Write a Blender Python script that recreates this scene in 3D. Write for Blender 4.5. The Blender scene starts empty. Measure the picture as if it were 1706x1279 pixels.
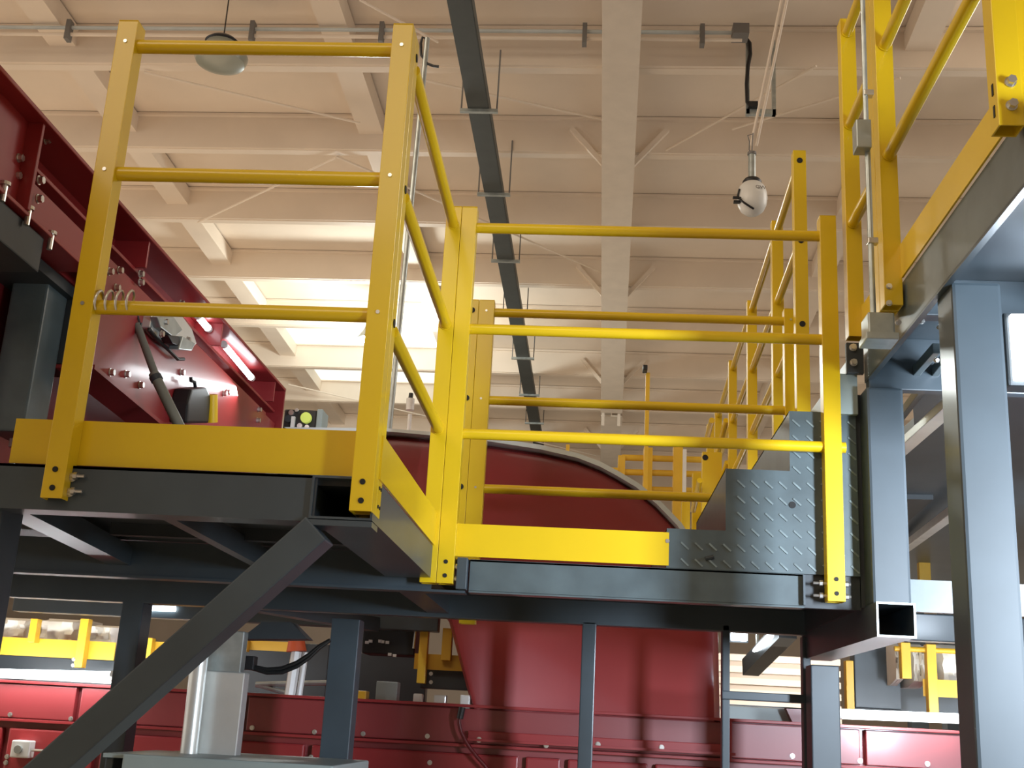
import bpy, bmesh, math, random
from mathutils import Vector, Matrix
random.seed(7)
C = bpy.context.scene.collection
# ------------------------------------------------------------------ camera
W, H, F = 1706, 1279, 1960.0
EYE = Vector((0, 0, 1.6))
def _axes():
    Y = Vector((974 - W/2, 1212 - H/2, F)).normalized()
    sl = .034
    X = Vector((1, sl, -(Y[0] + sl*Y[1])/Y[2])).normalized()
    Z = X.cross(Y)
    if Z[1] > 0: Z = -Z
    return X, Y, Z
AX = _axes()                                   # world axes seen from the camera (right, down, forward)
def ray(px, py):
    v = Vector((px - W/2, py - H/2, F))
    return Vector((AX[0].dot(v), AX[1].dot(v), AX[2].dot(v)))
def at(px, py, axis, val):                     # the point of a world plane seen at a pixel
    r = ray(px, py); k = 'xyz'.index(axis)
    return EYE + r*((val - EYE[k])/r[k])
cam_d = bpy.data.cameras.new('camera'); cam = bpy.data.objects.new('camera', cam_d); C.objects.link(cam)
right = Vector((AX[0][0], AX[1][0], AX[2][0])); down = Vector((AX[0][1], AX[1][1], AX[2][1])); fwd = Vector((AX[0][2], AX[1][2], AX[2][2]))
M4 = Matrix((right, -down, -fwd)).transposed().to_4x4(); M4.translation = EYE
cam.matrix_world = M4
cam_d.sensor_width = 36; cam_d.lens = F/W*36; cam_d.clip_start = .05; cam_d.clip_end = 200
bpy.context.scene.camera = cam
# ------------------------------------------------------------------ light
sc = bpy.context.scene
sc.view_settings.view_transform = 'Standard'; sc.view_settings.look = 'None'
sc.view_settings.gamma = 1; sc.view_settings.use_curve_mapping = False; sc.view_settings.exposure = 0.0
w = bpy.data.worlds.new('hall_air'); sc.world = w; w.use_nodes = True
w.node_tree.nodes['Background'].inputs[0].default_value = (1.0, .93, .84, 1)
w.node_tree.nodes['Background'].inputs[1].default_value = 1.15
def area(name, loc, target, sx, sy, power, col, spread=180):
    d = bpy.data.lights.new(name, 'AREA'); d.shape = 'RECTANGLE'; d.size = sx; d.size_y = sy
    d.energy = power; d.color = col; d.spread = math.radians(spread)
    o = bpy.data.objects.new(name, d); C.objects.link(o); o.location = loc
    o.rotation_euler = (Vector(target) - Vector(loc)).to_track_quat('-Z', 'Y').to_euler(); return o
def point(name, loc, power, col, r=.1):
    d = bpy.data.lights.new(name, 'POINT'); d.energy = power; d.color = col; d.shadow_soft_size = r
    o = bpy.data.objects.new(name, d); C.objects.link(o); o.location = loc; return o
area('hall_lamps_behind', (-3, -4, 7.2), (0, 4, 2.5), 6, 3, 170, (1, .86, .68))
area('hall_lamps_left', (-5.5, 3, 7.0), (0, 4, 2.0), 3, 3, 160, (1, .84, .64))
area('hall_lamps_right', (6.0, 9, 6.9), (1, 3, 2.5), 3, 3, 160, (1, .93, .84))
area('hall_bounce_fill', (0, 15, 2.2), (0, 15, 9), 16, 14, 185, (1, .87, .72))  # unseen uplight added to brighten the ceiling like bounced light
area('warm_fill_left', (-6, 11, 2.2), (-5, 12, 9), 5, 6, 75, (1, .68, .40))  # unseen warm fill, added to tint the left part of the ceiling
# ------------------------------------------------------------------ materials
def mat(name, col, rough=.5, metal=0, spec=.5, coat=0, noise=0, nscale=6, bump=0, bscale=60, emit=None, estr=0, alpha=1):
    m = bpy.data.materials.new(name); m.use_nodes = True; nt = m.node_tree; b = nt.nodes['Principled BSDF']
    b.inputs['Base Color'].default_value = (*col, 1); b.inputs['Roughness'].default_value = rough
    b.inputs['Metallic'].default_value = metal; b.inputs['Specular IOR Level'].default_value = spec
    b.inputs['Coat Weight'].default_value = coat; b.inputs['Coat Roughness'].default_value = .12
    tc = nt.nodes.new('ShaderNodeTexCoord')
    if noise:
        n = nt.nodes.new('ShaderNodeTexNoise'); n.inputs['Scale'].default_value = nscale; n.inputs['Detail'].default_value = 6
        nt.links.new(tc.outputs['Object'], n.inputs['Vector'])
        r = nt.nodes.new('ShaderNodeValToRGB')
        r.color_ramp.elements[0].position = .3; r.color_ramp.elements[1].position = .7
        r.color_ramp.elements[0].color = (*[c*(1-noise) for c in col], 1); r.color_ramp.elements[1].color = (*[min(1, c*(1+noise)) for c in col], 1)
        nt.links.new(n.outputs['Fac'], r.inputs['Fac']); nt.links.new(r.outputs['Color'], b.inputs['Base Color'])
    if bump:
        n2 = nt.nodes.new('ShaderNodeTexNoise'); n2.inputs['Scale'].default_value = bscale
        nt.links.new(tc.outputs['Object'], n2.inputs['Vector'])
        bp = nt.nodes.new('ShaderNodeBump'); bp.inputs['Strength'].default_value = bump; bp.inputs['Distance'].default_value = .01
        nt.links.new(n2.outputs['Fac'], bp.inputs['Height']); nt.links.new(bp.outputs['Normal'], b.inputs['Normal'])
    if emit:
        b.inputs['Emission Color'].default_value = (*emit, 1); b.inputs['Emission Strength'].default_value = estr
    return m
YEL = mat('yellow_powder_coat', (.74, .50, .008), .30, coat=.35, noise=.05, nscale=3)
YELF = mat('yellow_powder_coat_far', (.74, .45, .03), .40, noise=.06)
GRY = mat('grey_structural_paint', (.046, .063, .075), .42, noise=.14, nscale=5, coat=.1)
GRYD = mat('dark_grey_machine_paint', (.030, .037, .042), .5, noise=.15)
CHK = mat('grey_chequer_plate_paint', (.085, .115, .125), .34, noise=.22, nscale=9, coat=.15)
GLINT = mat('glint_grey_plate_studs', (.19, .24, .25), .3, noise=.3, nscale=30, coat=.2)  # lighter than the plate: the glint on the studs is painted into the colour
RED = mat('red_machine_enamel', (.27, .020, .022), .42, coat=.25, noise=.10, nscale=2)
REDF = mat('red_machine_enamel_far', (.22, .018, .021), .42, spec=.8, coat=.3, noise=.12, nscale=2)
CEIL = mat('cream_roof_sheet', (.80, .69, .57), .75, noise=.05, nscale=1.2)
PUR = mat('cream_steel_paint', (.80, .69, .57), .6, noise=.05, nscale=1.5)
RAFT = mat('cream_rafter_paint', (.74, .66, .56), .6, noise=.04)
ZINC = mat('zinc_plated_steel', (.66, .65, .62), .28, metal=.9, noise=.1, nscale=20)
GALV = mat('galvanised_steel', (.42, .46, .45), .38, metal=.7, noise=.2, nscale=15)
BLK = mat('black_plastic', (.012, .012, .013), .45)
HOLE = mat('black_rubber_plug', (.006, .006, .006), .7)
WHT = mat('white_plastic', (.75, .74, .70), .35, noise=.04)
RIM = mat('pale_grey_rubber_edging', (.58, .63, .63), .5, noise=.08)
TRAY = mat('dark_green_grey_tray_paint', (.050, .058, .055), .5, noise=.1)
ALU = mat('brushed_aluminium', (.72, .73, .70), .35, metal=.6, noise=.08, nscale=8)
ORG = mat('orange_red_cap', (.62, .10, .03), .5)
CBL = mat('black_cable_rubber', (.01, .01, .01), .4)
RCB = mat('dark_red_cable', (.12, .006, .008), .4)
SHEET = mat('translucent_white_wrap', (.78, .76, .68), .5, noise=.06, nscale=8, bump=.35, bscale=5)
FLOOR = mat('grey_floor_paint', (.50, .45, .38), .35, noise=.15, nscale=1)
WALLM = mat('cream_wall_sheet', (.60, .51, .42), .7, noise=.05, nscale=1)
LED = mat('lit_led_tube', (1, 1, 1), .5, emit=(.86, .95, 1), estr=9)
LEDS = mat('strong_led_floodlight_lens', (1, 1, 1), .5, emit=(.85, .93, 1), estr=16)
SKY = mat('translucent_skylight_sheet', (.8, .84, .8), .5, emit=(.93, 1, .93), estr=.9)
YLW = mat('bright_yellow_plastic', (.8, .5, .01), .4)
GRN = mat('green_yellow_button', (.5, .6, .1), .4, emit=(.6, .7, .15), estr=.4)
INK = mat('grey_printed_ink', (.18, .17, .16), .6)
BOXG = mat('pale_green_grey_cabinet_paint', (.30, .36, .35), .4, noise=.06)
# ------------------------------------------------------------------ builders
WL = {}
class MB:
    def __init__(s): s.bm = bmesh.new()
    def _add(s, vs, fs):
        v = [s.bm.verts.new(p) for p in vs]
        for f in fs:
            try: s.bm.faces.new([v[i] for i in f])
            except ValueError: pass
        return s
    def box(s, x0, x1, y0, y1, z0, z1):
        x0, x1 = sorted((x0, x1)); y0, y1 = sorted((y0, y1)); z0, z1 = sorted((z0, z1))
        return s._add([(x0,y0,z0),(x1,y0,z0),(x1,y1,z0),(x0,y1,z0),(x0,y0,z1),(x1,y0,z1),(x1,y1,z1),(x0,y1,z1)],
                      [(0,3,2,1),(4,5,6,7),(0,1,5,4),(1,2,6,5),(2,3,7,6),(3,0,4,7)])
    def bar(s, p, q, w_, h, up=(0,0,1)):
        p, q, up = Vector(p), Vector(q), Vector(up); d = (q-p).normalized()
        a = d.cross(up).normalized()*w_/2; b = a.cross(d).normalized()*h/2
        vs = [e + i*a + j*b for e in (p, q) for i, j in ((-1,-1),(1,-1),(1,1),(-1,1))]
        return s._add(vs, [(0,1,2,3),(7,6,5,4),(0,4,5,1),(1,5,6,2),(2,6,7,3),(3,7,4,0)])
    def tube(s, p, q, w_, h, t, up=(0,0,1)):   # hollow rectangular tube with open ends
        p, q, up = Vector(p), Vector(q), Vector(up); d = (q-p).normalized()
        a = d.cross(up).normalized(); b = a.cross(d).normalized()
        vs = []
        for e in (p, q):
            for k in (0, t):
                for i, j in ((-1,-1),(1,-1),(1,1),(-1,1)): vs.append(e + a*i*(w_/2-k) + b*j*(h/2-k))
        fs = []
        for i in range(4):
            j = (i+1) % 4
            fs += [(i, 8+i, 8+j, j), (4+i, 4+j, 12+j, 12+i), (i, j, 4+j, 4+i), (8+i, 12+i, 12+j, 8+j)]
        return s._add(vs, fs)
    def cyl(s, p, q, r, n=16, r2=None):
        p, q = Vector(p), Vector(q); d = (q-p).normalized(); r2 = r if r2 is None else r2
        a = d.orthogonal().normalized(); b = d.cross(a)
        vs = [e + (a*math.cos(t*2*math.pi/n) + b*math.sin(t*2*math.pi/n))*rr for e, rr in ((p, r), (q, r2)) for t in range(n)]
        fs = [tuple(range(n))[::-1], tuple(range(n, 2*n))] + [(i, (i+1)%n, n+(i+1)%n, n+i) for i in range(n)]
        return s._add(vs, fs)
    def path(s, pts, r, n=8):
        pts = [Vector(p) for p in pts]; rings = []
        a = None
        for i, p in enumerate(pts):
            d = (pts[min(i+1, len(pts)-1)] - pts[max(i-1, 0)]).normalized()
            a = d.orthogonal().normalized() if a is None else (a - d*a.dot(d)).normalized()
            b = d.cross(a)
            rings.append([s.bm.verts.new(p + (a*math.cos(t*2*math.pi/n) + b*math.sin(t*2*math.pi/n))*r) for t in range(n)])
        for u, v in zip(rings, rings[1:]):
            for i in range(n): s.bm.faces.new((u[i], u[(i+1)%n], v[(i+1)%n], v[i]))
        s.bm.faces.new(rings[0][::-1]); s.bm.faces.new(rings[-1]); return s
    def poly(s, pts, axis, a0, a1):            # prism: outline in the plane across an axis
        k = 'xyz'.index(axis); n = len(pts)
        def mk(p, v): l = list(p); l.insert(k, v); return tuple(l)
        vs = [mk(p, a0) for p in pts] + [mk(p, a1) for p in pts]
        return s._add(vs, [tuple(range(n)), tuple(range(n, 2*n))[::-1]] + [(i, n+i, n+(i+1)%n, (i+1)%n) for i in range(n)])
    def lathe(s, prof, c, n=24, axis=(0,0,1)):
        d = Vector(axis).normalized(); a = d.orthogonal().normalized(); b = d.cross(a); c = Vector(c); rings = []
        for r, z in prof:
            rings.append([s.bm.verts.new(c + d*z + (a*math.cos(t*2*math.pi/n) + b*math.sin(t*2*math.pi/n))*max(r, 1e-4)) for t in range(n)])
        for u, v in zip(rings, rings[1:]):
            for i in range(n): s.bm.faces.new((u[i], u[(i+1)%n], v[(i+1)%n], v[i]))
        return s
    def build(s, name, m, parent=None, bevel=0, smooth=False):
        bm = s.bm
        bmesh.ops.recalc_face_normals(bm, faces=bm.faces)
        if bevel: bmesh.ops.bevel(bm, geom=list(bm.edges), offset=bevel, segments=2, affect='EDGES', profile=.6, clamp_overlap=True)
        if parent: o0 = WL[parent]
        else:
            xs = [v.co for v in bm.verts]
            o0 = Vector(((min(c.x for c in xs)+max(c.x for c in xs))/2, (min(c.y for c in xs)+max(c.y for c in xs))/2, min(c.z for c in xs)))
        for v in bm.verts: v.co -= o0
        me = bpy.data.meshes.new(name); bm.to_mesh(me); bm.free(); me.materials.append(m)
        if smooth:
            for p in me.polygons: p.use_smooth = True
            me.set_sharp_from_angle(angle=math.radians(38))
        o = bpy.data.objects.new(name, me); C.objects.link(o)
        if parent: o.parent = parent; WL[o] = WL[parent]
        else: o.location = o0; WL[o] = o0
        return o
def tag(o, label=None, cat=None, group=None, kind=None):
    for k, v in (('label', label), ('category', cat), ('group', group), ('kind', kind)):
        if v: o[k] = v
    return o
def thing(name, loc, label, cat, group=None):
    o = bpy.data.objects.new(name, None); C.objects.link(o); o.location = loc; WL[o] = Vector(loc)
    o.empty_display_size = .1
    return tag(o, label, cat, group)
def struct(o): o['kind'] = 'structure'; return o
def hexbolt(par, p, d, r=.008, l=.008, shank=0, m=None, name='bolt'):
    p, d = Vector(p), Vector(d).normalized(); b = MB()
    b.cyl(p, p+d*.0025, r*1.25, 14); b.cyl(p+d*.002, p+d*(.002+l), r, 6)
    if shank: b.cyl(p+d*l, p+d*(l+shank), r*.55, 8)
    return b.build(name, m or ZINC, par)
def plug(par, p, d, r, m=None, name='hole_plug'):
    p, d = Vector(p), Vector(d).normalized()
    return MB().cyl(p - d*.002, p + d*.0022, r, 18).build(name, m or HOLE, par)
PW = .048
def post(par, x, y, z0, z1, plugs=(), dots=(), feet=(.062, .022), m=None, wx=PW, wy=PW):
    """square tube post: x,y = near-left corner"""
    m = m or YEL
    b = MB(); b.tube((x+wx/2, y+wy/2, z0), (x+wx/2, y+wy/2, z1-.003), wx, wy, .004, up=(0,1,0))
    b.box(x, x+wx, y, y+wy, z1-.003, z1)
    p = b.build('post', m, par, bevel=.0018)
    for z in plugs: plug(p, (x+wx/2, y, z), (0,-1,0), .0115)
    for z in dots: plug(p, (x+wx/2, y, z), (0,-1,0), .0045, ZINC, 'rivet')
    for z in feet: plug(p, (x+wx/2, y, z0+z), (0,-1,0), .0062)
    return p
def rail(par, p, q, r=.0165, m=None, name='rail'):
    return MB().cyl(p, q, r, 20).build(name, m or YEL, par, smooth=True)
def collar(par, p, d, r=.0195):
    p, d = Vector(p), Vector(d).normalized()
    return MB().cyl(p, p+d*.003, r, 20).build('weld_ring', YEL, par, smooth=True)
YC, Y2, Y3 = 2.40, 3.44, 4.42
RZ = (3.110, 2.775, 2.447)
# ================================================================== THE SETTING
struct(MB().box(-16, 16, -6, 32, -.1, 0).build('floor', FLOOR))
struct(MB().box(-16, 16, -6.2, -6, 0, 9).build('wall_front', WALLM))
struct(MB().box(-16, 16, 31, 31.2, 0, 9).build('wall_back', WALLM))
struct(MB().box(-16.2, -16, 12, 31, 0, 9).build('wall_left', WALLM))
struct(MB().box(16, 16.2, 12, 31, 0, 9).build('wall_right', WALLM))
YAW = .0154; K = .045
def roof(x, y, z):                             # roof frame: slightly turned and gently falling away
    return Vector((x + YAW*(y - 8), y - YAW*x, z - K*(y - 9.5)))
ZD = 7.8
b = MB(); v = [roof(-16, -7, ZD), roof(16, -7, ZD), roof(16, 31, ZD), roof(-16, 31, ZD)]
b._add(v + [p + Vector((0,0,.08)) for p in v], [(0,1,2,3),(4,7,6,5),(0,4,5,1),(1,5,6,2),(2,6,7,3),(3,7,4,0)])
struct(b.build('ceiling', CEIL))
def roof_y(py, px=900):                        # depth at which a pixel row meets the sloping roof
    r = ray(px, py); t = (ZD + K*9.5 - EYE.z)/(r.z + K*r.y); return r.y*t
rows = [roof_y(y) for y in (48, 197, 323, 427, 510, 583, 643, 700, 745)]
rows = [rows[0] - 3.6, rows[0] - 1.8] + rows
while rows[-1] < 30: rows.append(rows[-1] + 1.85)
n_tr = 1
for y in rows:
    b = MB()
    b.bar(roof(-16, y, ZD-.20), roof(16, y, ZD-.20), .05, .38)       # deep web
    b.bar(roof(-16, y+.06, ZD-.385), roof(16, y+.06, ZD-.385), .10, .02)
    b.bar(roof(-16, y-.02, ZD-.02), roof(16, y-.02, ZD-.02), .10, .03)
    struct(b.build('trim_%d' % n_tr, PUR)); n_tr += 1
# main rafter hanging under the purlins, with knee braces
xr = .10
def rafter(x, wid0, wid1, zt, zb, ys, ye, m):
    global n_tr
    b = MB()
    def seg(y0, y1, w0, w1, za, zb_):
        vs = []
        for y, w_ in ((y0, w0), (y1, w1)):
            for dx, z in ((-w_/2, zb_), (w_/2, zb_), (w_/2, za), (-w_/2, za)): vs.append(roof(x+dx, y, z))
        b._add(vs, [(0,1,2,3),(7,6,5,4),(0,4,5,1),(1,5,6,2),(2,6,7,3),(3,7,4,0)])
    seg(ys, ye, wid0, wid1, zb+.025, zb); seg(ys, ye, .02, .02, zt-.02, zb+.025)
    seg(ys, ye, wid0, wid1, zt, zt-.02)
    struct(b.build('trim_%d' % n_tr, m)); n_tr += 1
    return b
rafter(xr, .30, .36, ZD-.39, 7.2, 0, 19.4, RAFT)
rafter(xr, .37, .42, ZD-.39, 7.2, 19.6, 30.9, RAFT)
b = MB()
for dx in (-.25, .02): b.box(*(lambda p: (p.x-.02+dx+.1, p.x+.13+dx, p.y-.03, p.y+.03))(roof(xr, 19.5, 7.2)), 6.55, 6.82)
struct(b.build('trim_%d' % n_tr, RAFT)); n_tr += 1
for y in rows[3::2]:
    for s in (-1, 1):
        b = MB(); b.bar(roof(xr + s*.13, y - .05, 7.23), roof(xr + s*.50, y - .05, 7.66), .05, .05)
        struct(b.build('trim_%d' % n_tr, PUR)); n_tr += 1
# roof beams above the purlins, seen between them
for px, py in ((280, 300), (590, 120), (1478, 190)):
    r = ray(px, py); t = (ZD - .1 + K*9.5 - EYE.z)/(r.z + K*r.y); p = EYE + r*t
    b = MB(); x0 = p.x - YAW*(p.y - 8)
    if px > 1000: x0 += 0
    b.bar(roof(x0, 2, ZD-.12), roof(x0, 30.9, ZD-.12), .26, .2)
    struct(b.build('trim_%d' % n_tr, PUR)); n_tr += 1
# thin diagonal wind-bracing rods under the sheet
for p0, p1 in (((560, 305-45), (1005, 500-45)), ((240, 120), (600, 205)), ((1220, 215), (1500, 130)), ((690, 130), (1010, 200)), ((330, 370), (560, 262)), ((1110, 250), (1360, 110)), ((600, 0), (730, 70)), ((480, 640), (1000, 760))):
    pts = []
    for px, py in (p0, p1):
        r = ray(px, py); t = (ZD - .42 + K*9.5 - EYE.z)/(r.z + K*r.y); pts.append(EYE + r*t)
    b = MB(); b.cyl(pts[0], pts[1], .012, 8); struct(b.build('trim_%d' % n_tr, CEIL)); n_tr += 1
# skylight sheet between two roof beams
def roofpt(px, py, dz=0):
    r = ray(px, py); t = (ZD + dz + K*9.5 - EYE.z)/(r.z + K*r.y); return EYE + r*t
b = MB(); q = [roofpt(448, 541, -.015), roofpt(735, 545, -.015), roofpt(742, 655, -.015), roofpt(525, 652, -.015)]
b._add([tuple(p) for p in q] + [tuple(p + Vector((0,0,.012))) for p in q], [(0,1,2,3),(7,6,5,4),(0,4,5,1),(1,5,6,2),(2,6,7,3),(3,7,4,0)])
struct(b.build('window_1', SKY))
lp = roofpt(619, 566, -.9)
lamp = thing('high_bay_lamp', lp, 'lit high-bay lamp glaring white beside the skylight, half hidden by a yellow post', 'lamp')
b = MB(); b.lathe([(.03,.30),(.08,.26),(.12,.14),(.21,0),(.20,-.01)], lp, 28); b.build('lamp_shade', GALV, lamp, smooth=True)
b = MB(); b.lathe([(.0,.02),(.18,.015),(.19,.0),(.0,-.02)], lp, 28); b.build('lens', LEDS, lamp, smooth=True)
b = MB(); b.cyl(lp+Vector((0,0,.28)), lp+Vector((0,0,.86)), .01, 8); b.build('cable', BLK, lamp)
point('high_bay_light', lp + Vector((.0, 0, -.25)), 280, (.93, 1, .96), .25)
# conduits along a purlin with clips
pipe_a = roofpt(-40, 50, -.25); pipe_b = roofpt(1235, 60, -.25)
cd = thing('ceiling_conduit', pipe_a, 'thin cream conduits clipped along the topmost roof beam, ending at a small grey box', 'conduit')
for k in (0, 1):
    o = Vector((0, -.05, -.07*k)); MB().cyl(pipe_a + o, pipe_b + o, .018, 8).build('pipe', PUR if k else RIM, cd, smooth=True)
for px in (128, 440, 655, 985, 1172):
    t = (px + 40)/1275; p = pipe_a.lerp(pipe_b, t); MB().box(p.x-.02, p.x+.02, p.y-.10, p.y-.02, p.z-.14, p.z+.06).build('clip', INK, cd)
MB().box(pipe_b.x-.09, pipe_b.x+.05, pipe_b.y-.16, pipe_b.y, pipe_b.z-.07, pipe_b.z+.03).build('junction_box', INK, cd)
# ================================================================== HANGING THINGS
# dish lamp top left
p = at(369, 88, 'y', 9.0)
dl = thing('pendant_lamp', p, 'unlit grey dish pendant lamp hanging at top left behind the top yellow rail', 'lamp')
r = .235
MB().lathe([(.0,.10),(.6*r,.085),(.66*r,.05),(r,-.03),(r*.99,-.05),(.9*r,-.10),(.6*r,-.135),(.25*r,-.15),(0,-.153)], p, 36).build('diffuser', mat('grey_green_glass', (.30,.32,.27), .3, coat=.3), dl, smooth=True)
MB().lathe([(.0,.155),(.3*r,.15),(.5*r,.13),(.66*r,.095),(.60*r,.075),(0,.07)], p, 30).build('lamp_cap', BLK, dl, smooth=True)
MB().cyl(p+Vector((0,0,.14)), p+Vector((0,0,.95)), .006, 8).build('cable', BLK, dl)
# white dome camera on a drop pole
p = at(1253, 331, 'y', 8.0); rr = .111
pc = thing('dome_camera', p, 'white ball-shaped surveillance camera on a grey pole hung from two slanted rods', 'camera')
MB().lathe([(0,.125),(.066,.121),(.092,.092),(.106,.048),(rr,0),(.104,-.05),(.084,-.095),(.048,-.125),(0,-.135)], p, 32).build('housing', WHT, pc, smooth=True)
MB().lathe([(0,.158),(.055,.156),(.070,.135),(.068,.112),(0,.10)], p, 26).build('neck_collar', BLK, pc, smooth=True)
MB().cyl(p+Vector((0,0,.14)), p+Vector((0,0,.36)), .027, 18).build('drop_pole', GALV, pc, smooth=True)
MB().cyl(p+Vector((0,0,.355)), p+Vector((0,0,.375)), .033, 18).build('pole_cap', INK, pc, smooth=True)
b = MB()
arc = [p + Vector((-.094 + .095*(k/8)**1.4 - .018*math.sin(k/8*math.pi), -.072 - .030*math.sin(k/8*math.pi), -.028 - .085*(k/8)**.8)) for k in range(9)]
b.path(arc, .008); b.path([p + Vector((-.099, -.055, .05)), p + Vector((-.112, -.05, -.01)), p + Vector((-.106, -.06, -.03))], .007)
b.box(p.x-.14, p.x-.09, p.y-.06, p.y-.03, p.z-.058, p.z-.042); b.box(p.x-.145, p.x-.10, p.y-.06, p.y-.03, p.z-.022, p.z-.010)
b.build('lens_slot', BLK, pc)
def txt(s, size, loc, m, par, name='lettering', rot=(math.pi/2, 0, 0)):
    c = bpy.data.curves.new(name, 'FONT'); c.body = s; c.size = size; c.extrude = .0006
    t = bpy.data.objects.new(name, c); C.objects.link(t)
    dg = bpy.context.evaluated_depsgraph_get(); me = bpy.data.meshes.new_from_object(t.evaluated_get(dg)); bpy.data.objects.remove(t)
    me.materials.clear(); me.materials.append(m)
    o = bpy.data.objects.new(name, me); C.objects.link(o); o.parent = par; o.rotation_euler = rot
    o.location = Vector(loc) - WL[par]; WL[o] = WL[par]; return o
txt('GW', .045, p + Vector((.012, -.112, .035)), INK, pc, rot=(math.pi/2 - .35, 0, .25))
q1 = p + Vector((0, 0, .375))
b = MB(); b.path([q1, q1+Vector((-.02,0,.02)), q1+Vector((-.018,0,.09)), q1+Vector((-.03,.0,.14)), q1+Vector((.0,0,.15))], .004)
b.cyl(q1, q1+Vector((.008,0,.16)), .004, 8); b.build('cable', INK, pc)
# strut and hanging bracket frame above the camera
fr = thing('bracket_frame', at(1268, 188, 'y', rows[2]-.17), 'grey rectangular hanging bracket with a black cable loop, above the white camera', 'bracket')
yb = rows[2] - .17
for x0, y0, x1, y1, in ((1243,66,1249,190),(1286,66,1293,190),(1243,181,1293,190)):
    a = at(x0, y0, 'y', yb); c = at(x1, y1, 'y', yb); MB().box(a.x, c.x, yb, yb+.05, a.z, c.z).build('frame_bar', GALV, fr)
b = MB(); b.path([at(x, y, 'y', yb-.03) for x, y in ((1226,56),(1240,60),(1249,72),(1250,90),(1246,110),(1244,140),(1245,170),(1247,176),(1262,173))], .018, 8)
b.build('cable', CBL, fr, smooth=True)
a = at(1262, 178, 'y', yb-.02); MB().box(a.x-.08, a.x, yb-.05, yb, a.z-.01, a.z+.04).build('cable_gland', BLK, fr)
for dx in (0, 9):
    e0, e1 = at(1251+dx, 243, 'y', 8.06), at(1302+dx, 0, 'y', 7.7)
    MB().cyl(e0, e0 + (e1-e0)*((7.86-e0.z)/(e1.z-e0.z)), .011, 10).build('support_rod', PUR, pc, smooth=True)
# far left vertical conduit behind the post
cp = thing('drop_conduit', at(683, 700, 'y', 6), 'tall galvanised drop pipe with black cable loop rising behind the second yellow post', 'pipe')
MB().cyl(at(712, 64, 'y', 6.0), at(647, 728, 'y', 6.0), .015, 12).build('pipe', GALV, cp, smooth=True)
b = MB(); b.path([at(x, y, 'y', 6.0) for x, y in ((711,66),(704,62),(701,72),(702,92),(712,106),(722,110),(731,111))], .008, 8); b.build('cable', CBL, cp, smooth=True)
wp = thing('sensor_pole', at(682, 740, 'y', 6.0), 'thin white pole with a white sensor head standing beyond the red hopper', 'pole')
MB().cyl(at(680, 735, 'y', 6.0) - Vector((0,0,.19)), at(683, 690, 'y', 6.0), .011, 10).build('pole', WHT, wp, smooth=True)
MB().cyl(at(683, 683, 'y', 6.0), at(684, 664, 'y', 6.0), .022, 14).build('sensor_head', WHT, wp, smooth=True)
MB().cyl(at(684, 664, 'y', 6.0), at(685, 655, 'y', 6.0), .012, 10).build('sensor_tip', BLK, wp, smooth=True)
# cable tray under the roof
t0, t1 = at(765, 0, 'z', 6.85), at(898, 748, 'z', 6.85)
ct = thing('cable_tray', t0, 'long dark grey cable tray hung from the roof on threaded rods', 'cable tray')
d = (t1 - t0).normalized(); t0 = t0 - d*3
a = at(745, 0, 'z', 6.85); c = at(785, 0, 'z', 6.85); tw = (c - a).length*.98
b = MB(); b.bar(t0, t1, tw, .012); s_ = d.cross(Vector((0,0,1)))*tw/2
b.bar(t0+s_+Vector((0,0,.05)), t1+s_+Vector((0,0,.05)), .012, .10); b.bar(t0-s_+Vector((0,0,.05)), t1-s_+Vector((0,0,.05)), .012, .10)
b.build('tray', TRAY, ct)
for py in (185, 324, 435, 523, 597, 658, 705):
    r_ = ray(765 + 133*py/748, py); p = EYE + r_*((6.83-EYE.z)/r_.z)
    b = MB(); b.bar(p - d.cross(Vector((0,0,1)))*-(tw/2+.08), p + d.cross(Vector((0,0,1)))*-(tw/2+.08), .04, .03)
    b.build('hanger_bar', GALV, ct)
    for s in (-1, 1):
        q = p + d.cross(Vector((0,0,1)))*s*(tw/2+.07); MB().cyl(q, q+Vector((0,0,.62)), .008, 6).build('threaded_rod', INK, ct)
# ================================================================== RED GIRDER (left)
GX = -1.343
gd = thing('red_girder', (GX, 3.5, 2.5), 'long red steel machine girder with bolted ribs running back along the left side', 'girder')
GY0, GY1 = 1.3, 4.85
MB().box(GX-.126, GX-.114, GY0, GY1, 2.706, 2.943).build('upper_web', RED, gd)
MB().box(GX-.24, GX, GY0, GY1, 2.933, 2.945).build('top_flange', RED, gd, bevel=.003)
MB().box(GX-.126, GX-.04, 2.50, GY1, 2.836, 2.847).build('ledge', RED, gd, bevel=.002)
MB().box(GX-.126, GX-.08, 2.50, GY1-.02, 2.785, 2.836).build('side_rail', RED, gd, bevel=.002)
MB().box(GX-.055, GX-.043, GY0, GY1-.12, 2.706, 2.805).build('lower_web', RED, gd)
MB().box(GX-.16, GX-.015, GY0, 2.86, 2.696, 2.706).build('bottom_flange', RED, gd, bevel=.002)
MB().box(GX-.06, GX-.048, GY0, 2.48, 2.706, 2.935).build('front_plate', RED, gd)
for y in (2.48, 3.20, 3.95, 4.70):
    MB().box(GX-.118, GX-.009, y, y+.011, 2.706 if y < 2.5 else 2.848, 2.933).build('stiffener', RED, gd, bevel=.002)
MB().box(GX-.24, GX-.004, GY1, GY1+.011, 2.67, 2.947).build('end_plate', RED, gd, bevel=.002)
MB().poly([(2.98, 2.472), (4.74, 2.406), (4.84, 2.785), (2.98, 2.785)], 'x', GX-.043, GX-.031).build('side_plate', RED, gd)
MB().poly([(2.98, 2.464), (4.74, 2.398), (4.74, 2.410), (2.98, 2.476)], 'x', GX-.126, GX-.016).build('lower_lip', RED, gd)
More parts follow.
